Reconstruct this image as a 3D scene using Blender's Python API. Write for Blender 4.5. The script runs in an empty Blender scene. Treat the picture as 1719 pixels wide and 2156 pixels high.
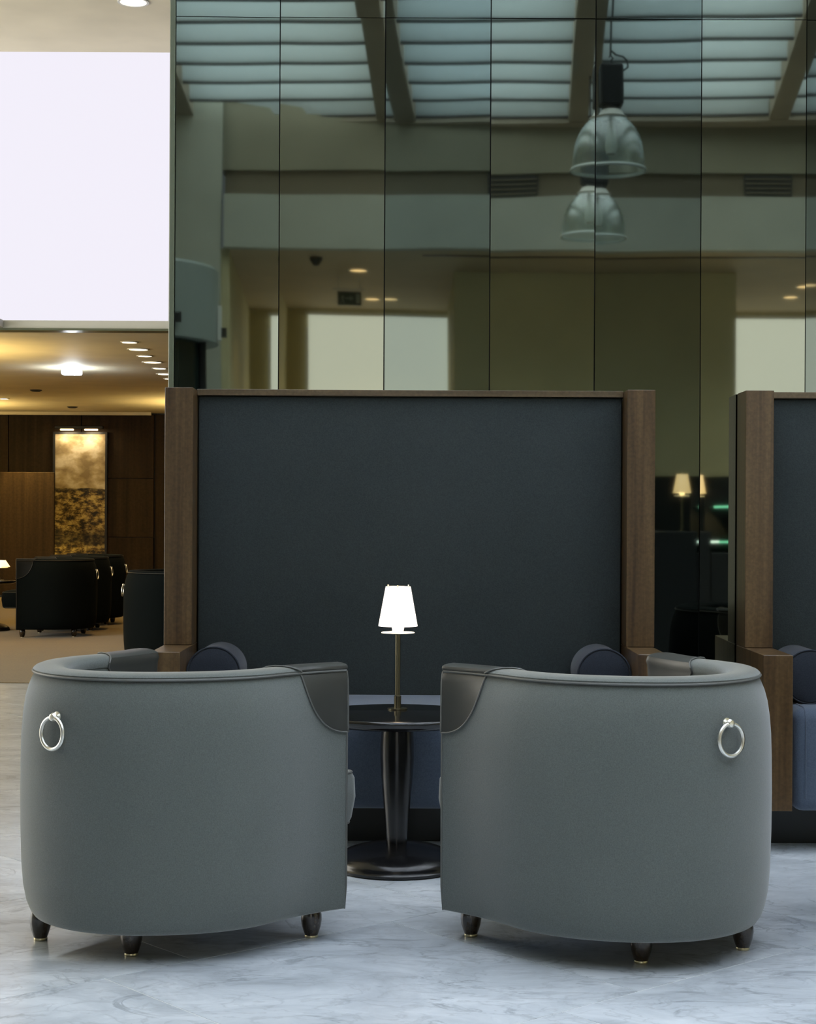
import bpy, bmesh, math, random
from mathutils import Vector, Matrix
random.seed(7)
PI = math.pi
S = bpy.context.scene
C = S.collection

# ---------------------------------------------------------------- camera, world, exposure
cam_d = bpy.data.cameras.new('camera')
cam = bpy.data.objects.new('camera', cam_d); C.objects.link(cam)
cam_d.sensor_fit = 'HORIZONTAL'; cam_d.sensor_width = 36.0
cam_d.lens = 36.0 * 3600 / 1719
cam_d.shift_y = 14 / 1719
cam_d.clip_end = 200
CAM_Z = 1.16
cam.matrix_world = Matrix.Translation((0, 0, CAM_Z)) @ Matrix.Rotation(PI/2, 4, 'X') @ Matrix.Rotation(math.radians(0.3), 4, 'Z')
S.camera = cam
w = bpy.data.worlds.new('world'); S.world = w; w.use_nodes = True
w.node_tree.nodes['Background'].inputs[0].default_value = (0.75, 0.85, 1.0, 1)
w.node_tree.nodes['Background'].inputs[1].default_value = 0.25
S.view_settings.view_transform = 'Standard'; S.view_settings.look = 'None'
S.view_settings.gamma = 1; S.view_settings.use_curve_mapping = False
S.view_settings.exposure = 0.0
try:
    S.cycles.caustics_refractive = False
    S.cycles.caustics_reflective = False
except Exception: pass
SKYLIGHT = 6.2        # radiance of the daylit skylight louvres
LIGHT_WALL = 0.95     # radiance of the backlit wall on the left
WINDOW = 1.75          # radiance of the two luminous panels behind the camera

def lamp(name, kind, loc, energy, color=(1, .8, .55), size=.05, rot=None, spot=None, sy=None):
    d = bpy.data.lights.new(name, kind); d.energy = energy; d.color = color
    if kind == 'AREA':
        d.size = size
        if sy: d.shape = 'RECTANGLE'; d.size_y = sy
    else: d.shadow_soft_size = size
    if spot: d.spot_size = spot; d.spot_blend = .6
    o = bpy.data.objects.new(name, d); C.objects.link(o); o.location = loc
    if rot: o.rotation_euler = rot
    return o
WARM = (1, .68, .30)

# ---------------------------------------------------------------- materials
def lin(r, g, b):
    f = lambda c: (c/12.92 if c <= .04045 else ((c+.055)/1.055)**2.4)
    return (f(r/255), f(g/255), f(b/255), 1)
def new_mat(name):
    m = bpy.data.materials.new(name); m.use_nodes = True
    return m, m.node_tree.nodes, m.node_tree.links, m.node_tree.nodes['Principled BSDF']
def plain(name, col, rough=.5, metal=0, spec=.5, coat=0):
    m, n, l, p = new_mat(name)
    p.inputs['Base Color'].default_value = col; p.inputs['Roughness'].default_value = rough
    p.inputs['Metallic'].default_value = metal; p.inputs['Specular IOR Level'].default_value = spec
    p.inputs['Coat Weight'].default_value = coat
    return m
def emit(name, col, strength):
    m, n, l, p = new_mat(name)
    p.inputs['Base Color'].default_value = (.6, .6, .6, 1)
    p.inputs['Emission Color'].default_value = col; p.inputs['Emission Strength'].default_value = strength
    return m
def ramp(n, stops):
    r = n.new('ShaderNodeValToRGB'); e = r.color_ramp.elements
    while len(e) < len(stops): e.new(.5)
    for i, (p, c) in enumerate(stops): e[i].position = p; e[i].color = c
    return r
def fabric(name, c1, c2, scale=350, rough=.9, sheen=.3, bump=.15, spec=.25):
    m, n, l, p = new_mat(name)
    tc = n.new('ShaderNodeTexCoord'); nz = n.new('ShaderNodeTexNoise'); nz.inputs['Scale'].default_value = scale
    nz.inputs['Detail'].default_value = 3
    nb = n.new('ShaderNodeTexNoise'); nb.inputs['Scale'].default_value = 4
    mx = n.new('ShaderNodeMath'); mx.operation = 'MULTIPLY_ADD'; mx.inputs[1].default_value = .25
    l.new(tc.outputs['Object'], nz.inputs['Vector']); l.new(tc.outputs['Object'], nb.inputs['Vector'])
    l.new(nb.outputs['Fac'], mx.inputs[0]); l.new(nz.outputs['Fac'], mx.inputs[2])
    r = ramp(n, [(.4, c1), (.85, c2)]); l.new(mx.outputs[0], r.inputs['Fac'])
    l.new(r.outputs['Color'], p.inputs['Base Color'])
    b = n.new('ShaderNodeBump'); b.inputs['Strength'].default_value = bump; b.inputs['Distance'].default_value = .002
    l.new(nz.outputs['Fac'], b.inputs['Height']); l.new(b.outputs['Normal'], p.inputs['Normal'])
    p.inputs['Roughness'].default_value = rough; p.inputs['Sheen Weight'].default_value = sheen
    p.inputs['Sheen Roughness'].default_value = .5; p.inputs['Specular IOR Level'].default_value = spec
    return m
def wood(name, c1, c2, c3, axis='Z', rough=.38, scale=1.0, coat=.15, spec=.5):
    m, n, l, p = new_mat(name)
    tc = n.new('ShaderNodeTexCoord'); mp = n.new('ShaderNodeMapping'); oi = n.new('ShaderNodeObjectInfo')
    sc = {'Z': (28, 28, .9), 'X': (.9, 28, 28)}[axis]
    mp.inputs['Scale'].default_value = [s*scale for s in sc]
    mm = n.new('ShaderNodeMath'); mm.operation = 'MULTIPLY'; mm.inputs[1].default_value = 37
    l.new(oi.outputs['Random'], mm.inputs[0]); l.new(mm.outputs[0], mp.inputs['Location'])
    nz = n.new('ShaderNodeTexNoise'); nz.inputs['Scale'].default_value = 1; nz.inputs['Detail'].default_value = 6
    nz.inputs['Roughness'].default_value = .6; nz.inputs['Distortion'].default_value = .35
    l.new(tc.outputs['Object'], mp.inputs['Vector']); l.new(mp.outputs[0], nz.inputs['Vector'])
    r = ramp(n, [(.3, c1), (.5, c2), (.72, c3)]); l.new(nz.outputs['Fac'], r.inputs['Fac'])
    n2 = n.new('ShaderNodeTexNoise'); n2.inputs['Scale'].default_value = 90*scale; n2.inputs['Detail'].default_value = 2
    l.new(tc.outputs['Object'], n2.inputs['Vector'])
    mix = n.new('ShaderNodeMixRGB'); mix.blend_type = 'MULTIPLY'; mix.inputs['Fac'].default_value = .45
    r2 = ramp(n, [(.35, (.5, .5, .5, 1)), (.65, (1.1, 1.1, 1.1, 1))]); l.new(n2.outputs['Fac'], r2.inputs['Fac'])
    l.new(r.outputs['Color'], mix.inputs[1]); l.new(r2.outputs['Color'], mix.inputs[2])
    l.new(mix.outputs[0], p.inputs['Base Color'])
    p.inputs['Roughness'].default_value = rough; p.inputs['Coat Weight'].default_value = coat
    p.inputs['Coat Roughness'].default_value = .15; p.inputs['Specular IOR Level'].default_value = spec
    return m
def paint(name, col, rough=.7, spec=.3):
    m, n, l, p = new_mat(name)
    tc = n.new('ShaderNodeTexCoord'); nz = n.new('ShaderNodeTexNoise'); nz.inputs['Scale'].default_value = 2.2
    l.new(tc.outputs['Object'], nz.inputs['Vector'])
    c2 = tuple(c*.9 for c in col[:3]) + (1,)
    r = ramp(n, [(.3, c2), (.7, col)]); l.new(nz.outputs['Fac'], r.inputs['Fac'])
    l.new(r.outputs['Color'], p.inputs['Base Color'])
    p.inputs['Roughness'].default_value = rough; p.inputs['Specular IOR Level'].default_value = spec
    return m
def marble():
    m, n, l, p = new_mat('grey_marble')
    tc = n.new('ShaderNodeTexCoord'); mp = n.new('ShaderNodeMapping'); oi = n.new('ShaderNodeObjectInfo')
    mm = n.new('ShaderNodeMath'); mm.operation = 'MULTIPLY'; mm.inputs[1].default_value = 61
    l.new(oi.outputs['Random'], mm.inputs[0]); l.new(mm.outputs[0], mp.inputs['Location'])
    mp.inputs['Scale'].default_value = (1.0, 1.9, 1); mp.inputs['Rotation'].default_value = (0, 0, .55)
    l.new(tc.outputs['Object'], mp.inputs['Vector'])
    a = n.new('ShaderNodeTexNoise'); a.inputs['Scale'].default_value = 2.6; a.inputs['Detail'].default_value = 10
    a.inputs['Roughness'].default_value = .68; a.inputs['Distortion'].default_value = .8
    l.new(mp.outputs[0], a.inputs['Vector'])
    ra = ramp(n, [(.28, (.35, .39, .43, 1)), (.5, (.51, .56, .61, 1)), (.70, (.69, .74, .79, 1))])
    l.new(a.outputs['Fac'], ra.inputs['Fac'])
    def vein(scale, width, seedloc, dist):
        b = n.new('ShaderNodeTexNoise'); b.inputs['Scale'].default_value = scale; b.inputs['Detail'].default_value = 7
        b.inputs['Distortion'].default_value = dist; b.inputs['Roughness'].default_value = .55
        m2 = n.new('ShaderNodeMapping'); m2.inputs['Location'].default_value = seedloc
        l.new(mp.outputs[0], m2.inputs['Vector']); l.new(m2.outputs[0], b.inputs['Vector'])
        s = n.new('ShaderNodeMath'); s.operation = 'SUBTRACT'; s.inputs[1].default_value = .5
        l.new(b.outputs['Fac'], s.inputs[0])
        ab = n.new('ShaderNodeMath'); ab.operation = 'ABSOLUTE'; l.new(s.outputs[0], ab.inputs[0])
        r = ramp(n, [(0, (1, 1, 1, 1)), (width, (0, 0, 0, 1))]); l.new(ab.outputs[0], r.inputs['Fac'])
        return r
    v1 = vein(2.0, .020, (3, 7, 1), 1.4); v2 = vein(6.0, .03, (9, 2, 4), .8)
    mk = n.new('ShaderNodeTexNoise'); mk.inputs['Scale'].default_value = 3.3; l.new(mp.outputs[0], mk.inputs['Vector'])
    mr = ramp(n, [(.44, (0, 0, 0, 1)), (.56, (1, 1, 1, 1))]); l.new(mk.outputs['Fac'], mr.inputs['Fac'])
    x1 = n.new('ShaderNodeMath'); x1.operation = 'MULTIPLY'; l.new(v1.outputs[0], x1.inputs[0]); l.new(mr.outputs[0], x1.inputs[1])
    x2 = n.new('ShaderNodeMixRGB'); x2.inputs[2].default_value = (.16, .19, .22, 1)
    x3 = n.new('ShaderNodeMath'); x3.operation = 'MULTIPLY'; x3.inputs[1].default_value = .6; l.new(x1.outputs[0], x3.inputs[0])
    l.new(x3.outputs[0], x2.inputs[0]); l.new(ra.outputs['Color'], x2.inputs[1])
    y2 = n.new('ShaderNodeMixRGB'); y2.inputs[2].default_value = (.3, .33, .36, 1)
    y3 = n.new('ShaderNodeMath'); y3.operation = 'MULTIPLY'; y3.inputs[1].default_value = .4; l.new(v2.outputs[0], y3.inputs[0])
    l.new(y3.outputs[0], y2.inputs[0]); l.new(x2.outputs[0], y2.inputs[1])
    l.new(y2.outputs[0], p.inputs['Base Color'])
    p.inputs['Roughness'].default_value = .28; p.inputs['Specular IOR Level'].default_value = .45
    return m
def mirror_glass():
    m, n, l, p = new_mat('tinted_mirror_glass')
    oi = n.new('ShaderNodeObjectInfo')
    l.new(oi.outputs['Color'], p.inputs['Base Color'])
    p.inputs['Metallic'].default_value = 1; p.inputs['Roughness'].default_value = .025
    tc = n.new('ShaderNodeTexCoord'); mp = n.new('ShaderNodeMapping'); mp.inputs['Scale'].default_value = (1, 1, .8)
    mm = n.new('ShaderNodeMath'); mm.operation = 'MULTIPLY'; mm.inputs[1].default_value = 23
    l.new(oi.outputs['Random'], mm.inputs[0]); l.new(mm.outputs[0], mp.inputs['Location'])
    l.new(tc.outputs['Object'], mp.inputs['Vector'])
    nz = n.new('ShaderNodeTexNoise'); nz.inputs['Scale'].default_value = 2.2; nz.inputs['Detail'].default_value = 0
    l.new(mp.outputs[0], nz.inputs['Vector'])
    b = n.new('ShaderNodeBump'); b.inputs['Strength'].default_value = 1; b.inputs['Distance'].default_value = .0007
    l.new(nz.outputs['Fac'], b.inputs['Height']); l.new(b.outputs['Normal'], p.inputs['Normal'])
    return m
def clear_plastic():
    m, n, l, p = new_mat('clear_ribbed_plastic')
    n.remove(p); out = n['Material Output']
    t = n.new('ShaderNodeBsdfTransparent'); t.inputs[0].default_value = (.80, .86, .84, 1)
    g = n.new('ShaderNodeBsdfGlossy'); g.inputs['Roughness'].default_value = .22; g.inputs['Color'].default_value = (.95, 1, 1, 1)
    df = n.new('ShaderNodeBsdfTranslucent'); df.inputs['Color'].default_value = (.75, .85, .85, 1)
    lw = n.new('ShaderNodeLayerWeight'); lw.inputs['Blend'].default_value = .35
    a = n.new('ShaderNodeMixShader'); a.inputs[0].default_value = .15; l.new(t.outputs[0], a.inputs[1]); l.new(df.outputs[0], a.inputs[2])
    b = n.new('ShaderNodeMixShader'); l.new(lw.outputs['Facing'], b.inputs[0]); l.new(a.outputs[0], b.inputs[1]); l.new(g.outputs[0], b.inputs[2])
    l.new(b.outputs[0], out.inputs['Surface'])
    return m
def translucent_blade():
    m, n, l, p = new_mat('pale_translucent_blade')
    n.remove(p); out = n['Material Output']
    d = n.new('ShaderNodeBsdfDiffuse'); d.inputs[0].default_value = (.72, .78, .80, 1)
    t = n.new('ShaderNodeBsdfTranslucent'); t.inputs[0].default_value = (.72, .78, .80, 1)
    a = n.new('ShaderNodeMixShader'); a.inputs[0].default_value = .5
    l.new(d.outputs[0], a.inputs[1]); l.new(t.outputs[0], a.inputs[2]); l.new(a.outputs[0], out.inputs['Surface'])
    return m
def picture_mat():
    m, n, l, p = new_mat('sepia_landscape_print')
    tc = n.new('ShaderNodeTexCoord'); sx = n.new('ShaderNodeSeparateXYZ'); l.new(tc.outputs['Object'], sx.inputs[0])
    # sky with clouds
    mp = n.new('ShaderNodeMapping'); mp.inputs['Scale'].default_value = (2.2, 1, 3.2); l.new(tc.outputs['Object'], mp.inputs['Vector'])
    nz = n.new('ShaderNodeTexNoise'); nz.inputs['Scale'].default_value = 1.6; nz.inputs['Detail'].default_value = 6
    l.new(mp.outputs[0], nz.inputs['Vector'])
    rs = ramp(n, [(.38, lin(140, 122, 84)), (.5, lin(178, 160, 120)), (.62, lin(215, 205, 175))]); l.new(nz.outputs['Fac'], rs.inputs['Fac'])
    # rocks
    m2 = n.new('ShaderNodeMapping'); m2.inputs['Scale'].default_value = (5, 1, 9); l.new(tc.outputs['Object'], m2.inputs['Vector'])
    nr = n.new('ShaderNodeTexNoise'); nr.inputs['Scale'].default_value = 1.5; nr.inputs['Detail'].default_value = 6; nr.inputs['Roughness'].default_value = .7
    l.new(m2.outputs[0], nr.inputs['Vector'])
    rr = ramp(n, [(.42, lin(30, 24, 14)), (.5, lin(120, 98, 48)), (.6, lin(205, 182, 112))]); l.new(nr.outputs['Fac'], rr.inputs['Fac'])
    # dark bands in the water
    bd = ramp(n, [(.0, (.55, .55, .55, 1)), (.13, (.9, .9, .9, 1)), (.17, (.25, .25, .25, 1)), (.23, (.3, .3, .3, 1)), (.3, (1, 1, 1, 1)), (.5, (1, 1, 1, 1)), (.57, (.9, .9, .9, 1)), (.585, (.2, .2, .2, 1)), (.6, (.5, .5, .5, 1))])
    mr = n.new('ShaderNodeMapRange'); mr.inputs['From Min'].default_value = 0; mr.inputs['From Max'].default_value = 1.88
    nn = n.new('ShaderNodeMath'); nn.operation = 'MULTIPLY_ADD'; nn.inputs[1].default_value = .12; l.new(nz.outputs['Fac'], nn.inputs[0]); l.new(sx.outputs['Z'], nn.inputs[2])
    l.new(nn.outputs[0], mr.inputs['Value']); l.new(mr.outputs[0], bd.inputs['Fac'])
    mu = n.new('ShaderNodeMixRGB'); mu.blend_type = 'MULTIPLY'; mu.inputs[0].default_value = 1
    l.new(rr.outputs[0], mu.inputs[1]); l.new(bd.outputs[0], mu.inputs[2])
    gt = n.new('ShaderNodeMath'); gt.operation = 'GREATER_THAN'; gt.inputs[1].default_value = .6; l.new(mr.outputs[0], gt.inputs[0])
    mx = n.new('ShaderNodeMixRGB'); l.new(gt.outputs[0], mx.inputs[0]); l.new(mu.outputs[0], mx.inputs[1]); l.new(rs.outputs[0], mx.inputs[2])
    l.new(mx.outputs[0], p.inputs['Base Color']); p.inputs['Roughness'].default_value = .6
    return m

M = {}
M['chair'] = fabric('grey_wool_upholstery', (.094, .109, .103, 1), (.139, .157, .148, 1), sheen=.42)
M['leather'] = plain('dark_taupe_leather', (.045, .047, .043, 1), .42, spec=.5)
M['piping'] = plain('grey_piping', (.11, .115, .108, 1), .5)
M['dark_chair'] = fabric('charcoal_upholstery', (.003, .005, .0055, 1), (.005, .0075, .008, 1), sheen=.0, spec=.08)
M['dark_leather'] = plain('black_leather', (.006, .0065, .006, 1), .5, spec=.2)
M['dark_piping'] = plain('black_piping', (.02, .02, .02, 1), .5)
M['chrome'] = plain('brushed_nickel', (.85, .84, .78, 1), .35, 1)
M['foot'] = wood('dark_lacquered_foot_wood', (.012, .009, .006, 1), (.030, .021, .013, 1), (.055, .038, .024, 1), rough=.2, coat=.6)
M['brass'] = plain('pale_brass', (.72, .66, .45, 1), .3, 1)
M['bronze'] = plain('aged_bronze', (.20, .18, .12, 1), .35, 1)
M['black_lacquer'] = plain('black_lacquer', (.006, .006, .0065, 1), .13, spec=.55)
M['column_black'] = plain('semi_gloss_black_lacquer', (.006, .006, .0065, 1), .22, spec=.5)
M['satin_black'] = plain('satin_black_lacquer', (.007, .007, .008, 1), .23, spec=.5)
M['walnut'] = wood('walnut_veneer', (.050, .025, .010, 1), (.105, .060, .024, 1), (.165, .100, .042, 1))
M['walnut_x'] = wood('walnut_veneer_rail', (.066, .043, .022, 1), (.12, .080, .040, 1), (.165, .114, .058, 1), axis='X')
M['wall_wood'] = wood('dark_oak_panelling', (.018, .010, .004, 1), (.032, .019, .008, 1), (.050, .030, .013, 1), rough=.55, scale=.35, coat=0, spec=.15)
M['sofa_back'] = fabric('charcoal_backrest_cloth', (.030, .039, .041, 1), (.047, .058, .060, 1), scale=260, sheen=.1, bump=.3)
M['sofa_seat'] = fabric('slate_blue_seat_cloth', (.065, .088, .128, 1), (.10, .130, .185, 1), scale=300, sheen=.25)
M['bolster'] = fabric('navy_bolster_cloth', (.018, .023, .034, 1), (.032, .039, .055, 1), scale=300, sheen=.15)
M['plinth'] = plain('black_plinth', (.01, .013, .013, 1), .4)
M['marble'] = marble()
M['grout'] = plain('pale_grout', (.82, .84, .82, 1), .6)
M['carpet'] = fabric('olive_carpet', lin(98, 80, 42), lin(116, 96, 54), scale=60, sheen=.2, bump=.5)
M['mirror'] = mirror_glass()
M['dark_back'] = plain('black_backing', (.004, .006, .006, 1), .5)
M['glass_edge'] = plain('green_glass_edge', (.16, .18, .12, 1), .3)
M['cream'] = paint('cream_plaster', (.82, .75, .56, 1))
M['fascia'] = paint('pale_grey_plaster', (.40, .42, .36, 1))
M['upper_wall'] = paint('grey_olive_plaster', (.27, .26, .19, 1))
M['band'] = paint('dark_olive_recess', (.17, .145, .10, 1))
M['vent'] = plain('dark_vent', (.03, .032, .03, 1), .6)
M['tan_wall'] = paint('tan_plaster', (.62, .55, .32, 1))
M['brown_ceiling'] = paint('brown_ceiling_paint', (.48, .38, .24, 1))
M['beam'] = paint('grey_brown_beam', (.30, .27, .21, 1))
M['sky'] = emit('daylit_diffuser', (.845, .90, 1.0, 1), SKYLIGHT)
M['louvre'] = translucent_blade()
M['light_wall'] = emit('backlit_white_wall', (.93, .90, 1.0, 1), LIGHT_WALL)
M['light_wall'].node_tree.nodes['Principled BSDF'].inputs['Base Color'].default_value = (.02, .02, .02, 1); M['light_wall'].node_tree.nodes['Principled BSDF'].inputs['Specular IOR Level'].default_value = 0
M['window'] = emit('luminous_panel', (1.0, .99, .94, 1), WINDOW)
M['fill_glow'] = emit('added_fill_glow', (1.0, .96, .86, 1), 5.2)  # glow of the added fill panel on the left wall
M['shade'] = emit('glowing_shade', (1.0, .86, .76, 1), 1.5)
M['shade_far'] = emit('glowing_amber_shade', (1.0, .60, .22, 1), 3.4)
M['disc'] = emit('downlight_disc', (1.0, .82, .55, 1), 7)
M['disc_dim'] = emit('warm_downlight_disc', (1.0, .62, .28, 1), 5)
M['tube'] = emit('cool_tube_light', (.82, .92, 1, 1), 14)
M['green_glow'] = emit('green_lit_glass_edge', (.12, .95, .50, 1), 2.4)
M['white_glow'] = emit('white_lit_glass_edge', (.8, 1, .9, 1), 4)
M['white_trim'] = plain('white_trim', (.75, .75, .70, 1), .5)
M['black'] = plain('matt_black', (.008, .009, .010, 1), .5)
M['plastic'] = clear_plastic()
M['picture'] = picture_mat()
M['drum'] = paint('grey_green_drum', (.30, .35, .33, 1), .4)
M['dark_glass'] = plain('dark_green_glass', (.012, .022, .022, 1), .1)
M['sign'] = plain('dark_sign_face', (.02, .05, .035, 1), .4)
M['sign_mark'] = plain('pale_sign_mark', (.35, .42, .36, 1), .4)

# ---------------------------------------------------------------- mesh helpers
def link_bm(name, bm, mat, parent=None, smooth=False, loc=None):
    bmesh.ops.recalc_face_normals(bm, faces=bm.faces)
    me = bpy.data.meshes.new(name); bm.to_mesh(me); bm.free()
    if smooth:
        for f in me.polygons: f.use_smooth = True
        try: me.set_sharp_from_angle(angle=math.radians(38))
        except Exception: pass
    me.materials.append(mat)
    o = bpy.data.objects.new(name, me); C.objects.link(o)
    if parent: o.parent = parent
    if loc: o.location = loc
    return o
def box_bm(x0, x1, y0, y1, z0, z1, bevel=0, seg=1):
    bm = bmesh.new(); bmesh.ops.create_cube(bm, size=1)
    for v in bm.verts:
        v.co = Vector(((x0+x1)/2+v.co.x*(x1-x0), (y0+y1)/2+v.co.y*(y1-y0), (z0+z1)/2+v.co.z*(z1-z0)))
    if bevel: bmesh.ops.bevel(bm, geom=list(bm.edges), offset=bevel, segments=seg, affect='EDGES', profile=.5)
    return bm
def box(name, x0, x1, y0, y1, z0, z1, mat, parent=None, bevel=0, seg=1, loc=None):
    return link_bm(name, box_bm(x0, x1, y0, y1, z0, z1, bevel, seg), mat, parent, seg > 1, loc)
def lathe_bm(prof, seg=32, cx=0, cy=0, bm=None):
    bm = bm or bmesh.new(); rings = []
    for r, z in prof:
        if r < 1e-6: rings.append([bm.verts.new((cx, cy, z))])
        else: rings.append([bm.verts.new((cx+r*math.cos(2*PI*k/seg), cy+r*math.sin(2*PI*k/seg), z)) for k in range(seg)])
    for a, b in zip(rings, rings[1:]):
        for k in range(seg):
            k2 = (k+1) % seg
            if len(a) == 1 and len(b) == 1: continue
            if len(a) == 1: bm.faces.new((a[0], b[k], b[k2]))
            elif len(b) == 1: bm.faces.new((a[k], a[k2], b[0]))
            else: bm.faces.new((a[k], a[k2], b[k2], b[k]))
    return bm
def lathe(name, prof, mat, parent=None, seg=32, cx=0, cy=0, loc=None):
    return link_bm(name, lathe_bm(prof, seg, cx, cy), mat, parent, True, loc)
def tube_bm(pts, r, seg=8, closed=False, bm=None):
    bm = bm or bmesh.new(); pts = [Vector(p) for p in pts]; n = len(pts); rings = []
    up = None
    for i, p in enumerate(pts):
        a = pts[i-1] if (i > 0 or closed) else p
        b = pts[(i+1) % n] if (i < n-1 or closed) else p
        t = (b-a).normalized()
        if up is None:
            up = Vector((0, 0, 1)) if abs(t.z) < .9 else Vector((1, 0, 0))
        s = t.cross(up)
        if s.length < 1e-5: s = t.cross(Vector((1, 0, 0)))
        s.normalize(); u = s.cross(t).normalized(); up = u
        rings.append([bm.verts.new(p + r*(math.cos(2*PI*k/seg)*s + math.sin(2*PI*k/seg)*u)) for k in range(seg)])
    m = n if closed else n-1
    for i in range(m):
        a, b = rings[i], rings[(i+1) % n]
        for k in range(seg):
            k2 = (k+1) % seg; bm.faces.new((a[k], a[k2], b[k2], b[k]))
    if not closed:
        bm.faces.new(rings[0]); bm.faces.new(list(reversed(rings[-1])))
    return bm
def tube(name, pts, r, mat, parent=None, seg=8, closed=False):
    return link_bm(name, tube_bm(pts, r, seg, closed), mat, parent, True)
def tag(o, label, cat, group=None, kind=None):
    if label: o['label'] = label
    if cat: o['category'] = cat
    if group: o['group'] = group
    if kind: o['kind'] = kind
    return o
def struct(o): o['kind'] = 'structure'; return o
def empty(name, loc, rz=0, label=None, cat=None, group=None):
    o = bpy.data.objects.new(name, None); C.objects.link(o)
    o.location = loc; o.rotation_euler = (0, 0, rz); o.empty_display_size = .1
    return tag(o, label, cat, group)
def copy_tree(o, parent=None):
    c = o.copy(); C.objects.link(c)
    if parent: c.parent = parent
    for ch in list(o.children): copy_tree(ch, c)
    return c

# ================================================================ THE SETTING
GY = 6.45      # plane of the glass wall
# ---- marble floor, tiles laid diagonally
floor = struct(box('floor', -9, 6.5, -4, 11.9, -.06, -.0012, M['grout']))
TA = math.radians(41); W_ = .944
da = Vector((math.cos(TA), math.sin(TA), 0)); nb_ = Vector((math.sin(TA), -math.cos(TA), 0))
P1 = Vector((-.758, 4.30, 0))
tile_cache = {}
def clip_poly(poly, axis, val, keep_less):
    out = []
    for i in range(len(poly)):
        a, b = poly[i], poly[(i+1) % len(poly)]
        ia = (a[axis] <= val) == keep_less; ib = (b[axis] <= val) == keep_less
        if ia: out.append(a)
        if ia != ib:
            t = (val-a[axis])/(b[axis]-a[axis]); out.append(tuple(a[k]+(b[k]-a[k])*t for k in range(2)))
    return out
full_mesh = None
def tile_mesh(poly):
    bm = bmesh.new()
    vs = [bm.verts.new((x, y, 0)) for x, y in poly]
    f = bm.faces.new(vs)
    if f.normal.z < 0: f.normal_flip()
    r = bmesh.ops.extrude_face_region(bm, geom=[f])
    for v in r['geom']:
        if isinstance(v, bmesh.types.BMVert): v.co.z -= .012
    bmesh.ops.recalc_face_normals(bm, faces=bm.faces)
    me = bpy.data.meshes.new('tile'); bm.to_mesh(me); bm.free(); me.materials.append(M['marble']); return me
for i in range(-16, 16):
    for j in range(-16, 16):
        off = (i*.672) % W_
        o0 = P1 + nb_*(i*W_) + da*(j*W_+off)
        g = .0019
        cs = [o0+nb_*g+da*g, o0+nb_*(W_-g)+da*g, o0+nb_*(W_-g)+da*(W_-g), o0+nb_*g+da*(W_-g)]
        ctr = sum(cs, Vector())/4
        poly = [(c.x, c.y) for c in cs]
        inside = all(-6 < x < 5 and -3.8 < y < 11.9 for x, y in poly)
        if not inside:
            for ax, v, k in ((0, -6, False), (0, 5, True), (1, -3.8, False), (1, 11.9, True)):
                poly = clip_poly(poly, ax, v, k) if poly else poly
            if len(poly) < 3: continue
            me = tile_mesh([(x-ctr.x, y-ctr.y) for x, y in poly])
        else:
            if full_mesh is None: full_mesh = tile_mesh([(x-ctr.x, y-ctr.y) for x, y in poly])
            me = full_mesh
        t = bpy.data.objects.new('tile', me); C.objects.link(t); t.parent = floor; t.location = (ctr.x, ctr.y, 0)
carpet = struct(box('floor_carpet', -9, -.9, 11.9, 26.5, -.06, .004, M['carpet']))

# ---- tinted mirror glass wall, pane by pane
wall_glass = struct(box('wall_glass', -.885, 5.0, GY+.03, GY+.2, 0, 6.2, M['dark_back']))
joints = [-.885, -.492, -.094, .304, .70, 1.10, 1.496, 1.894, 2.292, 2.69, 3.088, 3.486, 3.884, 4.282, 4.68, 5.0]
#        apparent yaw of each pane (radians) and its tint
yaw  = [-.0270, -.0095, 0, 0, .0055, .0150, .0160, .018, .018, .018, .018, .018, .018, .018, .018]
tint = [1.0, 1.0, .80, .93, .70, 1.02, .68, .9, .9, .9, .9, .9, .9, .9, .9]
cool = [0, -.03, .06, 0, .04, -.02, .05, 0, 0, 0, 0, 0, 0, 0, 0]
REFL = (.205, .230, .192)
for i in range(len(joints)-1):
    a, b = joints[i], joints[i+1]; cx = (a+b)/2; hw = (b-a)/2-.0022
    for z0, z1 in ((0.002, 3.0475), (3.0505, 6.2)):
        p = box('pane', -hw, hw, 0, .008, z0, z1, M['mirror'], wall_glass, loc=(cx, GY, 0))
        p.rotation_euler = (random.uniform(-.0006, .0006), 0, -yaw[i])
        t = tint[i]; c = cool[i]
        p.color = (REFL[0]*t*(1-c), REFL[1]*t, REFL[2]*t*(1+c), 1)
struct(box('trim_1', -.907, -.8865, GY-.008, GY+.2, 0, 6.2, M['glass_edge'], bevel=.003))
# side of the glass box running away from us and the right end of the hall
struct(box('wall_glass_side', -.90, -.88, GY+.2, 26.4, 0, 6.2, M['dark_glass']))

# ---- upper hall: cream ceiling on the left with the backlit wall under it
struct(box('ceiling_cream', -9, -1.75, -4, 14.45, 5.08, 5.3, M['cream']))
struct(box('ceiling_cream_strip', -1.75, -.88, GY+.21, 14.45, 5.08, 5.3, M['cream']))
lw = tag(box('light_wall', -9, -.9, 14.42, 14.6, 2.80, 5.08, M['light_wall']), None, None); lw.name = 'wall_backlit'; struct(lw)
fs = box('trim_2', -9, -.9, 14.28, 14.42, 2.735, 2.80, M['white_trim']); struct(fs)
struct(box('trim_3', -9, -.9, 14.26, 14.44, 2.715, 2.733, M['glass_edge']))
struct(box('trim_4', -9, -3.39, 13.6, 14.27, 2.74, 2.80, M['white_trim']))
struct(box('ceiling_lounge', -9, -.9, 14.44, 26.4, 2.72, 2.80, M['cream']))
struct(box('wall_left', -9.2, -9, -4, 26.6, 0, 5.3, M['cream']))
fill_pnl = struct(box('added_fill_panel', -9, -8.97, 6, 13.4, .6, 4.7, M['fill_glow']))  # unseen glowing panel, added to brighten the cream ceiling and left side
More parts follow.
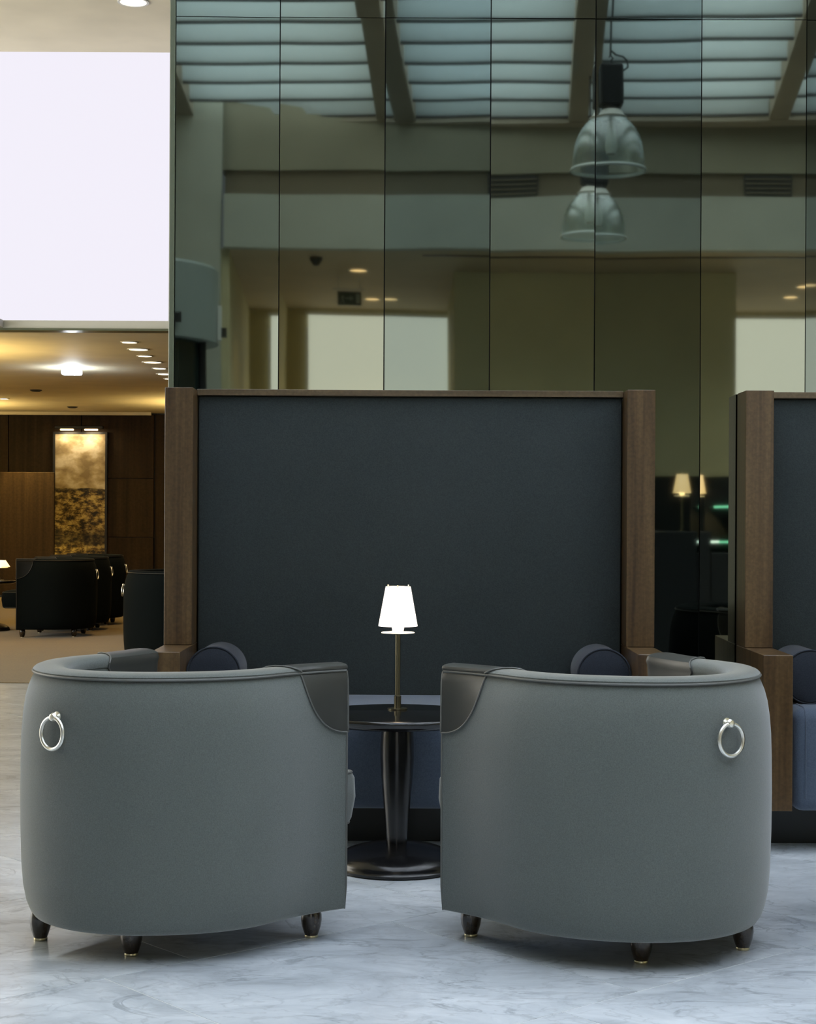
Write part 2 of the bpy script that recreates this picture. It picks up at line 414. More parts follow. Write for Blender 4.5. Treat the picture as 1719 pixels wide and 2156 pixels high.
for k in range(6): box('fill_panel_bar', -8.97, -8.93, 5.98+k*1.476, 6.03+k*1.476, .6, 4.7, M['white_trim'], fill_pnl)  # bars dividing the added fill panel

# far wall of the lounge in dark wood panels
wb = struct(box('wall_back', -9, -.9, 25.68, 25.9, 0, 2.72, M['dark_back']))
xs = [-8.17, -7.08, -5.99, -4.90, -3.81]
zs = [.10, .86, 1.74, 2.70]
for i in range(len(xs)-1):
    for k in range(3):
        box('panel', xs[i]+.006, xs[i+1]-.006, 25.60, 25.70, zs[k]+.004, zs[k+1]-.004, M['wall_wood'], wb, bevel=.003)
box('panel', -3.80, -2.7, 25.66, 25.70, .1, 2.70, M['wall_wood'], wb, bevel=.003)
box('panel', -2.69, -.95, 25.66, 25.70, .1, 2.70, M['wall_wood'], wb, bevel=.003)
struct(box('baseboard_back', -9, -.9, 25.57, 25.62, 0, .10, M['plinth']))
struct(box('trim_5', -8.9, -3.83, 25.40, 25.47, 2.675, 2.72, M['cream']))

# low wooden screen in front of the back wall
scr = empty('wood_screen', (-6.4, 24.6, 0), 0, 'low brown wood screen standing left of the cloud picture, warmly lit', 'screen')
for k in range(3):
    box('panel', -1.3+k*.87+.004, -1.3+(k+1)*.87-.004, 0, .05, .03, 1.80, M['wall_wood'], scr, bevel=.004)
box('foot', -1.3, 1.31, -.1, .15, 0, .03, M['plinth'], scr)

# ================================================================ SKYLIGHT (seen only as a reflection)
sk = empty('skylight', (0, -.1, 4.22), math.atan(.0625)); sk['kind'] = 'structure'
tl = math.atan(.11)
sk.rotation_euler = (0, 0, 0)
sk.matrix_world = Matrix.Translation((0, -.1, 4.22)) @ Matrix.Rotation(math.atan(.0625), 4, 'Z') @ Matrix.Rotation(tl, 4, 'X')
BX = [-1.36, -.05, 1.26, 2.57, 3.88, 5.19]
NL = 18; SP = .365
lb = bmesh.new()
prof = [(.0, -.012), (.012, .0), (.020, .05), (.045, .10), (.080, .145), (.130, .175)]
top = [lb.verts.new((.0, y, z)) for y, z in prof]; bot = [lb.verts.new((1.15, y, z)) for y, z in prof]
top2 = [lb.verts.new((.0, y-.006, z+.004)) for y, z in prof]; bot2 = [lb.verts.new((1.15, y-.006, z+.004)) for y, z in prof]
for k in range(5):
    lb.faces.new((top[k], top[k+1], bot[k+1], bot[k])); lb.faces.new((top2[k], bot2[k], bot2[k+1], top2[k+1]))
lb.faces.new((top[0], bot[0], bot2[0], top2[0])); lb.faces.new((top[-1], top2[-1], bot2[-1], bot[-1]))
lb.faces.new(top+top2[::-1]); lb.faces.new(bot+bot2[::-1])
lme_o = link_bm('louvre', lb, M['louvre'], sk, True); lme = lme_o.data
le = box('louvre_edge', .0, 1.15, -.022, .004, -.020, .0, M['black'], lme_o)
first = True
for b in range(5):
    for k in range(NL):
        o = lme_o if first else bpy.data.objects.new('louvre', lme)
        if not first: C.objects.link(o); o.parent = sk
        first = False
        o.location = (BX[b]+.08, k*SP+.03, 0)
        if o is not lme_o:
            e_ = le.copy(); C.objects.link(e_); e_.parent = o
for b in range(5): box('diffuser', BX[b]+.076, BX[b+1]-.076, .03, 6.7, .215, .225, M['sky'], sk)
for b in range(6):
    box('beam', BX[b]-.075, BX[b]+.075, -.05, 6.75, -.05, .22, M['beam'], sk)
box('edge_beam', -1.5, 5.3, -.12, .02, -.06, .24, M['beam'], sk)
box('roof', -1.6, 5.4, -.2, 6.85, .24, .30, M['black'], sk)

# ---- hall behind the camera (reflected in the glass)
struct(box('wall_upper', -1.06, 6.4, -.35, -.1, 3.80, 4.5, M['upper_wall']))
struct(box('trim_6', -1.04, 6.4, -.20, -.13, 3.60, 3.81, M['band']))
for x in (.60, 2.34):
    v = box('air_vent', x, x+.37, -.13, -.115, 3.63, 3.79, M['vent'])
    for k in range(4): box('slat', x+.01, x+.36, -.116, -.106, 3.645+k*.036, 3.655+k*.036, M['band'], v)
    tag(v, 'dark slotted air vent reflected high in the glass, ' + ('left of the pendant lamps' if x < 1 else 'right of the pendant lamps'), 'vent', 'air vents reflected in the glass')
struct(box('wall_fascia', -1.04, 6.4, -.12, 0.0, 3.20, 3.60, M['fascia']))
struct(box('ceiling_rear', -1.04, 6.4, -3.9, -.12, 3.205, 3.30, M['brown_ceiling']))
struct(box('wall_rear_left', -1.12, -1.0, -3.9, -.1, 0, 3.2, M['tan_wall']))
struct(box('wall_hall_left', -3.2, -1.062, -.12, -.02, 0, 5.08, M['fascia']))
struct(box('wall_rear', -1.1, 6.4, -4.1, -3.9, 0, 3.3, M['tan_wall']))
struct(box('wall_middle', .37, 2.45, -3.8, -1.2, 0, 3.203, M['tan_wall']))
struct(box('wall_right', 6.4, 6.5, -4, GY+.2, 0, 6.2, M['tan_wall']))
struct(box('baseboard_middle', .36, 2.46, -1.2, -1.17, 0, 1.53, M['plinth']))
for nme, x0, x1 in (('window_1', -.80, .50), ('window_2', 2.47, 4.6)):
    wn = struct(box(nme, x0, x1, -3.90, -3.87, .3, 3.14, M['window']))
    box('window_frame', x0-.03, x1+.03, -3.875, -3.86, 3.14, 3.17, M['white_trim'], wn)
    box('window_frame', x0-.03, x0, -3.875, -3.86, .3, 3.02, M['white_trim'], wn)
struct(box('trim_7', .1, 3.6, -.40, -.36, 3.198, 3.206, M['black']))

# ================================================================ FIXTURES
def downlight(x, y, z, r, mat, label, group, ring=M['white_trim']):
    t = empty('downlight', (x, y, z), 0, label, 'ceiling light', group)
    lathe('lens', [(0, -.004), (r*.8, -.004), (r*.82, 0)], mat, t, 20)
    lathe('trim_ring', [(r*.82, -.001), (r*.84, -.008), (r, -.008), (r*1.02, 0)], ring, t, 20)
    return t
downlight(-2.11, 13.0, 5.08, .12, M['disc'], 'round recessed downlight in the high cream ceiling above the bright wall', None)
pts = [(271, 720), (290, 735), (304, 749), (320, 762), (335, 775), (348, 787), (358, 797)]
ords = ['nearest and highest', 'second', 'third', 'fourth', 'fifth', 'sixth', 'farthest and lowest']
for i, (px, py) in enumerate(pts):
    d = 3600*1.56/(1092+ (px-860)*.0052 - py); x = (px-860)*d/3600
    downlight(x, d, 2.72, (.105 if i % 2 else .08), M['disc'], 'small round warm downlight in lounge ceiling row, ' + ords[i] + ' in the photo', 'downlight row in the lounge ceiling')
downlight(-5.35, 22.6, 2.72, .07, M['disc'], 'tiny round downlight near the back wall at the left picture edge', None)
for px, py, lb_ in ((75, 822, 'flat dark ceiling sensor nearer than the other, left of centre in lounge ceiling'), (152, 857, 'small dark ceiling sensor just in front of the wood panelled wall')):
    d = 3600*1.56/(1089-py); x = (px-860)*d/3600
    s_ = lathe('ceiling_sensor', [(0, -.02), (.05, -.02), (.075, -.006), (.075, 0)], M['vent'], None, 16, loc=(x, d, 2.72)); tag(s_, lb_, 'sensor', 'ceiling sensors in the lounge')
tf = empty('ceiling_tube_light', (-3.53, 17.9, 2.72), 0, 'glaring cool white light fitting hanging from the lounge ceiling', 'ceiling light')
lathe('mount', [(0, -.01), (.04, -.012), (.04, 0)], M['white_trim'], tf, 16)
box('lens', -.10, .10, -.07, .07, -.075, -.012, M['tube'], tf, bevel=.02, seg=3)
lamp('tube_light_glow', 'POINT', (-3.53, 17.9, 2.60), 18, (.85, .93, 1), .06)
# warm light of the lounge
for x, y, e in ((-2.5, 15.6, 26), (-2.55, 17.4, 26), (-2.65, 19.2, 26), (-5.35, 22.6, 25)):
    lamp('downlight_beam', 'SPOT', (x, y, 2.69), e*2.2, WARM, .05, (0, 0, 0), math.radians(120))
for x, y, z, e in ((-7.2, 18.5, 1.9, 90), (-2.3, 23.2, 2.0, 45), (-6.6, 23.4, 2.0, 40), (-4.6, 15.8, 1.9, 25)):
    lamp('added_ceiling_fill', 'SPOT', (x, y, z), e*5, (1, .72, .28), .12, (PI, 0, 0), math.radians(165))  # unseen upward spots, added to brighten the lounge ceiling

lamp('screen_washer', 'SPOT', (-5.45, 24.2, 2.65), 220, (1, .70, .25), .04, (math.radians(14), 0, 0), math.radians(60))
# picture with its lamp
pic = empty('framed_picture', (-4.905, 25.56, .52), 0, 'tall narrow sepia picture of clouds over rocky water on wood wall', 'picture')
box('print', -.375, .375, -.012, 0, 0, 1.88, M['picture'], pic)
box('frame', -.405, -.375, -.03, .03, -.03, 1.91, M['black'], pic)
box('frame', .375, .405, -.03, .03, -.03, 1.91, M['black'], pic)
box('frame', -.375, .375, -.03, .03, 1.88, 1.91, M['black'], pic)
box('frame', -.375, .375, -.03, .03, -.03, 0, M['black'], pic)
pl = empty('picture_light', (-4.905, 25.45, 2.44), 0, 'black bar picture light glowing above the cloud picture', 'lamp')
box('hood', -.36, .36, -.04, .03, .03, .075, M['black'], pl, bevel=.006)
box('bracket', -.02, .02, .03, .14, .04, .06, M['black'], pl)
for s in (-1, 1): box('bulb', s*.18-.10, s*.18+.10, -.02, .015, .005, .03, M['disc_dim'], pl, bevel=.006)
for s in (-.18, .18):
    lamp('picture_lamp_beam', 'AREA', (-4.905+s, 25.40, 2.43), 2.2, (1, .80, .52), .2, (math.radians(16), 0, 0), sy=.04)

# exit sign, detectors and rear downlights that show in the glass
def mir(px, py, dv, sh=0):     # place a thing by where its reflection shows in the glass
    return ((px-sh-860)*dv/3600, 2*GY-dv, CAM_Z+(1092-py)*dv/3600)
ex = empty('exit_sign', (-.36, -1.6, 2.96), 0, 'hanging dark green exit sign with arrow, reflected in the glass', 'sign')
box('plate', -.10, .10, -.012, .012, 0, .12, M['sign'], ex, bevel=.003)
box('hanger', -.14, .14, -.006, .006, .135, .145, M['white_trim'], ex)
box('rod', -.09, -.085, -.004, .004, .12, .245, M['white_trim'], ex); box('rod', .085, .09, -.004, .004, .12, .245, M['white_trim'], ex)
def flat_poly(name, pts, y0, y1, mat, parent):
    bm = bmesh.new(); f = bm.faces.new([bm.verts.new((x, y0, z)) for x, z in pts])
    r = bmesh.ops.extrude_face_region(bm, geom=[f])
    for v in r['geom']:
        if isinstance(v, bmesh.types.BMVert): v.co.y = y1
    return link_bm(name, bm, mat, parent)
flat_poly('arrow', [(-.035, .055), (-.035, .068), (.005, .068), (.005, .085), (.035, .0615), (.005, .038), (.005, .055)], .012, .015, M['sign_mark'], ex)
box('door_symbol', .055, .085, .012, .015, .02, .10, M['sign_mark'], ex)
flat_poly('running_figure', [(-.075, .02), (-.062, .04), (-.07, .07), (-.055, .09), (-.045, .07), (-.05, .045), (-.04, .022), (-.05, .02), (-.06, .038), (-.068, .02)], .012, .015, M['sign_mark'], ex)
for k, (px, py, dv, sh, lb_) in enumerate(((752, 570, 14.05, -37, 'warm oval downlight reflected above the exit sign'), (821, 636, 15.9, 0, 'warm oval downlight reflected below the exit sign, above the bright panel'),
        (1688, 593, 14.9, 57, 'warm oval downlight reflected at the right edge, upper of two'), (1655, 624, 15.6, 57, 'warm oval downlight reflected at the right edge, lower of two'))):
    x, y, z = mir(px, py, dv, sh)
    downlight(x, y, 3.205, .085, M['disc_dim'], lb_, 'downlights reflected in the glass')
    lamp('rear_downlight_beam', 'SPOT', (x, y, 3.18), 26, WARM, .05, (0, 0, 0), math.radians(120))
x, y, z = mir(662, 545, 13.4, -37)
tag(lathe('ceiling_speaker', [(0, -.07), (.02, -.065), (.05, -.02), (.05, 0)], M['vent'], None, 16, loc=(x, y, 3.205)), 'small cone ceiling detector reflected left of the exit sign', 'detector')

# round drum reflected at the left edge of the glass
dr = empty('round_canopy', (-1.67, 1.9, -.09), 0, 'round grey drum canopy over dark glass, reflected at left edge of glass', 'canopy')
lathe('drum', [(0, 2.36), (.70, 2.36), (.70, 2.82), (.68, 2.84), (0, 2.84)], M['drum'], dr, 64)
lathe('glass_drum', [(.60, .09), (.60, 2.36)], M['dark_glass'], dr, 48)
for k in range(8):
    a = k*PI/4+.2; box('post', -.02, .02, -.02, .02, .09, 2.36, M['black'], dr, loc=(.62*math.cos(a), .62*math.sin(a), 0))
box('sensor', -.04, .04, -.02, .02, 2.44, 2.50, M['black'], dr, loc=(.46, .56, 0))
pt = box('white_plate', -.012, .012, -.03, .03, 2.38, 2.60, M['white_trim'], dr, loc=(.71, .06, 0))
box('door_sensor', .012, .045, -.02, .02, 2.40, 2.46, M['black'], pt)

# pendants
def pendant_parts(t):
    box('ballast_box', -.065, .065, -.065, .065, .37, .60, M['black'], t, bevel=.008)
    lathe('socket_collar', [(.05, .345), (.055, .36), (.05, .38)], M['black'], t, 24)
    lathe('neck', [(.055, .285), (.08, .298), (.088, .308), (.072, .32), (.06, .34), (.045, .352), (.0, .354)], M['white_trim'], t, 32)
    lathe('dome', [(.188, .012), (.188, .05), (.184, .10), (.173, .16), (.152, .21), (.120, .26), (.082, .30)], M['plastic'], t, 48)
    lathe('rim', [(.186, .014), (.194, .018), (.202, .006), (.198, 0), (.188, 0), (.186, .014)], plain('pale_rim', (.55, .62, .6, 1), .25), t, 48)
    lathe('bulb', [(0, .09), (.028, .10), (.035, .14), (.03, .2), (.02, .25), (.02, .28)], M['white_trim'], t, 20)
    tube('hook', [(0, 0, .60), (0, 0, .63), (.012, 0, .645), (0, 0, .66), (-.01, 0, .65)], .005, M['black'], t)
pd = empty('pendant_lamp', (1.10, 3.23, 3.13), 0, 'larger clear dome pendant lamp with black ballast, reflected in glass wall', 'pendant lamp', 'pendant lamps')
pendant_parts(pd)
pd2 = copy_tree(pd); pd2.location = (1.255, .95, 3.13); pd2['label'] = 'smaller clear dome pendant lamp directly below the larger one in the glass reflection'
tube('cable', [(.03, 0, 1.60), (.0, 0, .70), (-.002, 0, .66)], .006, M['black'], pd)
tube('cord_loop', [(0, 0, .69), (.03, 0, .665), (.07, 0, .655), (.095, 0, .63), (.095, 0, .595), (.07, 0, .575)], .006, M['black'], pd)
tube('cable', [(.0, 0, 1.24), (.0, 0, .66)], .006, M['black'], pd2)

# ================================================================ ARMCHAIRS
def chair_path():
    """right front tip -> back -> left front tip ; (point, outward normal, distance from nearest tip)"""
    pts = []
    n1 = 16; L = .252
    for k in range(n1): a = 1-k/n1; pts.append((.380+.045*a*a, L*a))
    n2 = 44
    for k in range(n2+1): a = -PI*k/n2; r_ = .380+.008*math.sin(a)**4-.010*math.sin(2*a)**2; pts.append((r_*math.cos(a), r_*math.sin(a)))
    for k in range(1, n1+1): a = k/n1; pts.append((-.380-.045*a*a, L*a))
    out = []; N = len(pts); acc = [0]
    for i in range(1, N): acc.append(acc[-1]+math.dist(pts[i], pts[i-1]))
    for i in range(N):
        a = pts[max(i-1, 0)]; b = pts[min(i+1, N-1)]
        tx, ty = b[0]-a[0], b[1]-a[1]; l = math.hypot(tx, ty); nx, ny = -ty/l, tx/l
        # outward
        if nx*pts[i][0]+ny*(pts[i][1]-.05) < 0: nx, ny = -nx, -ny
        out.append((Vector((pts[i][0], pts[i][1], 0)), Vector((nx, ny, 0)), min(acc[i], acc[-1]-acc[i])))
    return out
PATH = chair_path()
OUT = [(.080, -.008), (.084, .002), (.097, .011), (.12, .020), (.16, .028), (.22, .033), (.32, .036), (.42, .037), (.52, .036), (.58, .034), (.63, .030), (.67, .024), (.70, .016), (.722, .007), (.735, .000), (.740, -.005)]
CAP = [(.740, -.002), (.7425, .003), (.7465, .004), (.751, -.001), (.7545, -.010), (.757, -.028), (.757, -.052), (.753, -.072), (.746, -.085), (.735, -.090), (.722, -.088)]
INN = [(.722, -.086), (.70, -.084), (.62, -.08), (.50, -.08), (.40, -.085), (.30, -.09)]
def interp(tab, z):
    t = sorted(tab)
    if z <= t[0][0]: return t[0][1]
    for (a, oa), (b, ob) in zip(t, t[1:]):
        if z <= b: return oa+(ob-oa)*(z-a)/(b-a) if b > a else ob
    return t[-1][1]
def wgt(dist):
    a = min(1, dist/.24); a = a*a*(3-2*a); return .12+.88*a
def opos(p, n, dist, z, o, extra=0):
    if o > 0: oo = o*wgt(dist)
    elif z < .15: oo = o
    else: oo = o
    q = p + n*(oo+extra); return Vector((q.x, q.y, z))
def shell_strip(prof, weight=True):
    bm = bmesh.new(); rows = []
    for p, n, d in PATH:
        rows.append([bm.verts.new(opos(p, n, d, z, o)) for z, o in prof])
    for a, b in zip(rows, rows[1:]):
        for k in range(len(prof)-1): bm.faces.new((a[k], a[k+1], b[k+1], b[k]))
    return bm, rows
def make_chair(fab, lea, pip, feet):
    t = empty('tub_armchair', (0, 0, 0))
    full = OUT + [(.740, -.03)] + [(.730, -.07)] + INN + [(.09, -.09), (.080, -.085)]
    bm, rows = shell_strip(full)
    for a, b in zip(rows, rows[1:]): bm.faces.new((a[-1], a[0], b[0], b[-1]))
    bm.faces.new(rows[0]); bm.faces.new(list(reversed(rows[-1])))
    link_bm('shell', bm, fab, t, True)
    bm, rows = shell_strip(CAP)
    for a, b in zip(rows, rows[1:]): bm.faces.new((a[-1], a[0], b[0], b[-1]))
    bm.faces.new(rows[0]); bm.faces.new(list(reversed(rows[-1])))
    link_bm('top_rail', bm, fab, t, True)
    tube('piping', [opos(p, n, d, .7400, .0045) for p, n, d in PATH], .0036, pip, t, 6)
    # front end piping on each arm + leather corner
    for side in (0, -1):
        seq = PATH if side == 0 else list(reversed(PATH))
        def at(dist):
            for (p, n, d), (p2, n2, d2) in zip(seq, seq[1:]):
                if d <= dist <= d2: a = (dist-d)/(d2-d); return p.lerp(p2, a), n.lerp(n2, a).normalized()
            return seq[0][0], seq[0][1]
        p0, n0, _ = seq[0]; fwd = Vector((0, 1, 0))
        tube('piping', [opos(p0, n0, 0, z, interp(OUT, z)) + fwd*.001 + n0*.001 for z in [.081+.0657*k for k in range(11)]], .0028, pip, t, 6)
        TL, ZH, ZT = .155, .186, .757
        cols = []; bnd_o = []; bnd_i = []
        NT = 18
        bm = bmesh.new()
        for k in range(NT+1):
            dist = TL*math.sin(k/NT*PI/2)
            p, n = at(dist)
            zb = min(ZT - ZH*math.sqrt(max(0, 1-(dist/TL)**2)), .7385)
            col = []
            E = .0035
            for q in range(13):
                z = zb+(.7395-zb)*q/12; col.append(opos(p, n, dist, z, interp(OUT, z), E))
            for ci, (z, o) in enumerate(CAP[1:-1]):
                fi = ci/(len(CAP)-3); p, n = at(dist*(1+.45*fi))
                ex_ = E if o > -.02 else (-E if o < -.07 else 0)
                v = opos(p, n, dist, z, o, ex_); v.z += E*.8 if z > .735 else 0; col.append(v)
            p, n = at(dist*1.45)
            for q in range(13):
                z = .7215+(min(zb, .721)-.7215)*q/12; col.append(opos(p, n, dist, z, interp(INN, z), -E))
            bnd_o.append(col[0].copy()); bnd_i.append(col[-1].copy())
            over = [c.copy() for c in col]
            if k == 0:
                col0 = [c + fwd*.004 for c in col]; cols.append([bm.verts.new(c) for c in col0])
            cols.append([bm.verts.new(c) for c in col])
        for a, b in zip(cols, cols[1:]):
            for q in range(len(a)-1): bm.faces.new((a[q], a[q+1], b[q+1], b[q]))
        c0 = cols[0]; m = len(c0)
        for q in range(m//2-1): bm.faces.new((c0[q], c0[q+1], c0[m-2-q], c0[m-1-q]))
        bmesh.ops.remove_doubles(bm, verts=bm.verts, dist=.0002)
        lc = link_bm('leather_corner', bm, lea, t, True); lc['label'] = 'smooth dark leather corner at the arm front'
        pipe = bnd_o + over + list(reversed(bnd_i))
        clean = [pipe[0]]
        for v in pipe[1:]:
            if (v-clean[-1]).length > .004: clean.append(v)
        tube('piping', clean, .0026, pip, lc, 6)
        tube('piping', [bnd_o[0]+fwd*.005, bnd_i[0]+fwd*.005], .0026, pip, lc, 6)
        # arm front piping around leather
        tube('piping', [v+fwd*.004 for v in [opos(p0, n0, 0, z, interp(OUT, z), .0035) for z in (.575, .62, .67, .71, .739)]], .0026, pip, lc, 6)
    # seat deck and front rail
    box('front_rail', -.325, .325, .19, .245, .088, .285, fab, t, bevel=.008, seg=2)
    bm = bmesh.new()
    def cush(inset, fy=0):
        pts = []
        x0 = .332-inset; yb = -.02
        for k in range(13):
            a = PI+PI*k/12; pts.append((x0*math.cos(a), yb+(.285-inset)*math.sin(a)))
        fr = .426-inset; r = .035
        pts.append((x0, fr-.11))
        for k in range(5):
            a = k/4*PI/2; pts.append((x0-r+r*math.cos(a), fr-r+r*math.sin(a)))
        for k in range(1, 8):
            a = k/8; pts.append(((x0-r)*(1-2*a), fr+.022*math.sin(PI*a)))
        for k in range(5):
            a = PI/2+k/4*PI/2; pts.append((-x0+r+r*math.cos(a), fr-r+r*math.sin(a)))
        pts.append((-x0, fr-.11))
        return pts
    layers = [(.280, .10), (.280, .018), (.285, .010), (.300, .004), (.36, -.004), (.415, -.002), (.432, .004), (.442, .02), (.448, .05), (.450, .12)]
    rings = [[bm.verts.new((x, y, z)) for x, y in cush(i)] for z, i in layers]
    for a, b in zip(rings, rings[1:]):
        for k in range(len(a)): k2 = (k+1) % len(a); bm.faces.new((a[k], a[k2], b[k2], b[k]))
    bm.faces.new(rings[0]); bm.faces.new(list(reversed(rings[-1])))
    cu = link_bm('seat_cushion', bm, fab, t, True)
    for zz, ii in ((.288, .009), (.432, .004)): tube('piping', [(x, y, zz) for x, y in cush(ii)], .0035, pip, cu, 6, True)
    # ring pull on the back
    by = -.387-.036
    rg = tube('ring_pull', [(.041*math.sin(2*PI*k/36), -.006, .041*math.cos(2*PI*k/36)) for k in range(36)], .0052, M['chrome'], t, 8, True)
    rg.location = (0, by-.004, .598); rg.rotation_euler = (math.radians(-3), 0, 0)
    kb = lathe('knob', [(0, .020), (.009, .017), (.012, .010), (.008, .004), (.006, 0), (.014, -.002), (.014, -.006), (0, -.006)], M['chrome'], t, 16)
    kb.location = (0, by+.004, .640); kb.rotation_euler = (PI/2, 0, 0)
    for fx, fy in feet:
        ft = lathe('foot', [(0, .006), (.0175, .006), (.0215, .016), (.0265, .032), (.029, .048), (.0285, .062), (.025, .080), (.021, .094), (.020, .10), (0, .10)], M['foot'], t, 24)
        ft.location = (fx, fy, 0)
        lathe('glide', [(0, 0), (.018, 0), (.019, .003), (.018, .007), (0, .007)], M['brass'], ft, 20)
    return t
feetL = [(-.22, -.277), (.097, -.24), (.344, .205), (-.344, .205)]
feetR = [(.207, -.265), (-.119, -.226), (-.333, .245), (.333, .245)]
chL = make_chair(M['chair'], M['leather'], M['piping'], feetL)
chL.location = (-.660, 4.779, 0); chL.rotation_euler = (0, 0, math.radians(-37))
tag(chL, 'grey tub armchair with ring pull, left of the small black table', 'armchair', 'grey tub armchairs at the table')
chR = make_chair(M['chair'], M['leather'], M['piping'], feetR)
chR.location = (.594, 4.734, 0); chR.rotation_euler = (0, 0, math.radians(33))
tag(chR, 'grey tub armchair with ring pull, right of the small black table', 'armchair', 'grey tub armchairs at the table')
# dark armchairs of the lounge
feetS = [(-.2, -.25), (.2, -.25), (.33, .22), (-.33, .22)]
dk = make_chair(M['dark_chair'], M['dark_leather'], M['dark_piping'], feetS)
dk.location = (-3.46, 16.7, 0); dk.rotation_euler = (0, 0, math.radians(88))
G = 'dark armchairs in the far lounge'
ch3 = copy_tree(dk); ch3.location = (1.63, 4.80, 0); ch3.rotation_euler = (0, 0, math.radians(-37)); tag(ch3, 'tub armchair with its dimness put into dark cloth, reflected in the glass between the two sofas', 'armchair')  # chair of the next group; dim light put into its dark cloth
tag(dk, 'black tub armchair nearest of the row facing left in the lounge', 'armchair', G)
for (x, y, r, lb_) in ((-3.48, 17.61, 90, 'black tub armchair in middle of the lounge row, mostly hidden by the nearest'),
                       (-3.48, 18.52, 90, 'black tub armchair farthest in the lounge row, its right edge showing'),
                       (-1.75, 13.1, -90, 'black tub armchair half hidden behind the left walnut post'),
                       (-5.05, 17.5, -90, 'black tub armchair cut by the left picture edge, beside the amber lamp')):
    c_ = copy_tree(dk); c_.location = (x, y, 0); c_.rotation_euler = (0, 0, math.radians(r)); c_['label'] = lb_

# ================================================================ TABLES AND LAMPS
def make_table(h=.515, R=.275, name='pedestal_table'):
    t = empty(name, (0, 0, 0))
    lathe('tabletop', [(0, h-.034), (R-.03, h-.034), (R-.012, h-.026), (R-.003, h-.016), (R, h-.010), (R-.001, h-.006), (R-.004, h-.002), (R-.010, h), (0, h)], M['black_lacquer'], t, 96)
    k = h-.034
    lathe('column', [(0, .07), (.034, .07), (.035, .10), (.040, .16), (.047, .24), (.053, .31), (.0565, .37), (.056, .41), (.053, k-.02), (.050, k)], M['column_black'], t, 48)
    prof = [(0, 0), (.206, 0), (.213, .004), (.214, .012), (.208, .018)]
    for q in range(1, 17):
        a = q/16*math.radians(80); prof.append((.208*math.cos(a), .018+.066*math.sin(a)))
    prof.append((0, .084))
    lathe('base', prof, M['satin_black'], t, 96)
    return t
tb = make_table(); tb.location = (-.032, 5.685, 0)
tag(tb, 'small round black lacquer pedestal table between the two grey armchairs', 'table')
def make_lamp(sm, bronze):
    t = empty('table_lamp', (0, 0, 0))
    lathe('base', [(0, 0), (.034, 0), (.034, .0025), (.012, .004), (.012, .042), (.0125, .044), (.009, .046)], bronze, t, 32)
    lathe('stem', [(.0088, .044), (.0088, .256)], bronze, t, 20)
    lathe('drip_plate', [(0, .256), (.055, .256), (.057, .258), (.055, .260), (0, .260)], M['white_trim'], t, 40)
    lathe('candle_collar', [(.0, .260), (.018, .260), (.021, .278), (.017, .292), (0, .292)], sm, t, 24)
    lathe('shade', [(.0660, .2805), (.0665, .2815), (.0425, .414), (.0415, .4145), (.0645, .2815), (.0660, .2805)], sm, t, 48)
    for k in range(3):
        a = k*2*PI/3+.5; tube('clip', [(.030*math.cos(a), .030*math.sin(a), .405), (.041*math.cos(a), .041*math.sin(a), .414), (.040*math.cos(a), .040*math.sin(a), .420)], .0025, M['brass'], t, 6)
    return t
lp = make_lamp(M['shade'], M['bronze']); lp.location = (-.032, 5.79, .5155)
tag(lp, 'bright white-shaded candlestick lamp on the small black table', 'lamp')
lamp('table_lamp_glow', 'POINT', (-.032, 5.79, .515+.345), 1.6, (1, .72, .42), .03)

# lounge table with amber lamp at the left edge
tb2 = make_table(name='low_table'); tb2.location = (-4.25, 17.35, 0); tag(tb2, 'dark round table under the amber lamp at the left picture edge', 'table')
lp2 = make_lamp(M['shade_far'], M['bronze']); lp2.location = (-4.16, 17.35, .5165)
lp2.scale = (1.8, 1.8, .48)
tag(lp2, 'amber-shaded lamp on the far lounge table at left picture edge', 'lamp')

# bar cabinet with lamp and lit glass shelves that show in the glass
bar = empty('bar_cabinet', (2.05, .35, 0), 0, 'dark bar cabinet with green lit glass shelves, reflected between the sofas', 'cabinet')
box('body', -.45, -.02, -.22, .12, 0, 1.085, M['black'], bar, bevel=.004)
box('body', -.018, .55, -.22, .12, 0, .93, M['black'], bar, bevel=.004)
box('back_panel', -.018, .55, -.24, -.20, .93, 1.40, M['black'], bar)
box('side_panel', .51, .55, -.20, .12, .93, 1.40, M['black'], bar)
for z, x0 in ((1.262, .0), (1.005, -.01)):
    sh_ = box('glass_shelf', x0, x0+.50, -.18, .10, z, z+.008, M['dark_glass'], bar)
    box('lit_edge', x0+.0, x0+.15, .10, .104, z-.004, z+.012, M['green_glow'], sh_)
    if z < 1.1: box('lit_edge', x0-.01, x0+.05, .104, .108, z-.004, z+.014, M['white_glow'], sh_)
lp3 = make_lamp(M['shade_far'], M['bronze']); lp3.location = (1.93, .40, 1.087)
tag(lp3, 'amber-shaded table lamp reflected in the glass between the two sofas', 'lamp')
lamp('bar_lamp_glow', 'POINT', (1.93, .40, 1.43), 55, (1, .72, .36), .03)

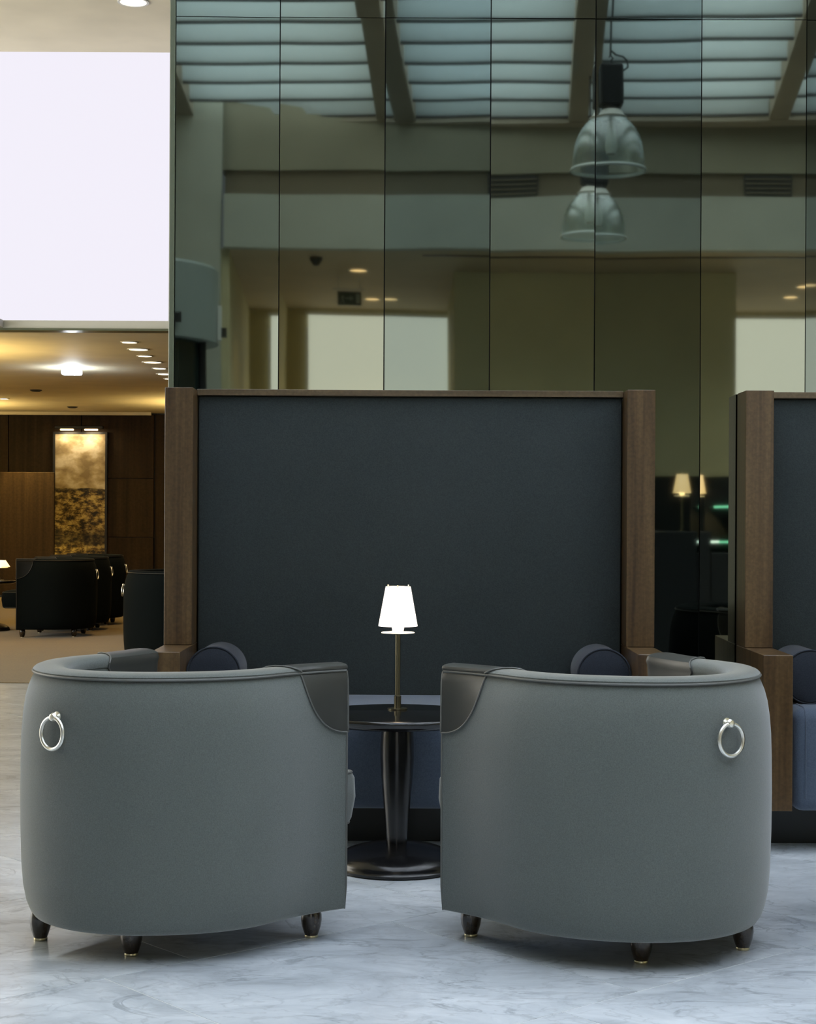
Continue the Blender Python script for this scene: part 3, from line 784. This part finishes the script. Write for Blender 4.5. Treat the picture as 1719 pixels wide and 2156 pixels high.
# ================================================================ SOFAS
def make_sofa():
    t = empty('high_back_sofa', (0, 0, 0))
    for s in (-1, 1):
        xa, xb = (-.90, -.797) if s < 0 else (.797, .90)
        box('post', xa, xb, 6.27, 6.435, .693, 1.637, M['walnut'], t, bevel=.0015)
        box('arm', xa, xb, 5.94, 6.435, .150, .692, M['walnut'], t, bevel=.0015)
    box('top_rail', -.796, .796, 6.385, 6.432, 1.617, 1.640, M['walnut_x'], t, bevel=.001)
    box('back_panel', -.792, .792, 6.402, 6.432, .45, 1.614, M['sofa_back'], t, bevel=.006, seg=3)
    st = box('seat', -.790, .790, 5.965, 6.398, .142, .505, M['sofa_seat'], t, bevel=.045, seg=6)
    for x in (-.745, .745):
        pts = [(x, 5.963, .19+.02*k) for k in range(14)] + [(x, 5.965+.045*(1-math.cos(a)), .460+.045*math.sin(a)) for a in [PI/2*q/6 for q in range(1, 7)]] + [(x, 6.1+.07*k, .5055) for k in range(4)]
        tube('piping', pts, .003, M['sofa_seat'], st, 6)
    box('plinth', -.835, .835, 6.15, 6.43, 0, .145, M['plinth'], t, bevel=.002)
    for s in (-1, 1):
        x = s*.698; bm = bmesh.new()
        R = .0955; prof = [(0, 6.395), (R-.02, 6.393), (R-.004, 6.385), (R, 6.37), (R, 6.24), (R, 6.12), (R-.003, 6.108), (R-.006, 6.104), (R-.02, 6.101), (.04, 6.099), (0, 6.100)]
        rings = []
        for r, y in prof:
            rings.append([bm.verts.new((x+r*math.cos(2*PI*k/48), y, .602+r*math.sin(2*PI*k/48))) for k in range(48)] if r else [bm.verts.new((x, y, .602))])
        for a, b in zip(rings, rings[1:]):
            for k in range(48):
                k2 = (k+1) % 48
                if len(a) == 1: bm.faces.new((a[0], b[k], b[k2]))
                elif len(b) == 1: bm.faces.new((a[k], a[k2], b[0]))
                else: bm.faces.new((a[k], a[k2], b[k2], b[k]))
        b_ = link_bm('bolster', bm, M['bolster'], None, True)
        tube('piping', [(x+R*math.cos(2*PI*k/48), 6.106, .602+R*math.sin(2*PI*k/48)) for k in range(48)], .0035, M['bolster'], b_, 6, True)
        bol.append(b_)
    return t
bol = []
sf = make_sofa(); sf.location = (.006, 0, 0)
tag(sf, 'walnut framed high-back sofa with charcoal back, behind the lamp table', 'sofa', 'high-back sofas along the glass wall')
sf2 = copy_tree(sf); sf2.location = (2.138, 0, 0)
sf2['label'] = 'walnut framed high-back sofa cut off by the right picture edge'
b3 = copy_tree(bol[0]); b3.location = (2.138, 0, 0)
for b_, lb_ in ((bol[0], 'navy round bolster at the left end of the central sofa'), (bol[1], 'navy round bolster at the right end of the central sofa'), (b3, 'navy round bolster on the sofa at the right picture edge')):
    if b_ is not b3: b_.location = (.006, 0, 0)
    tag(b_, lb_, 'bolster', 'navy bolsters on the sofas')
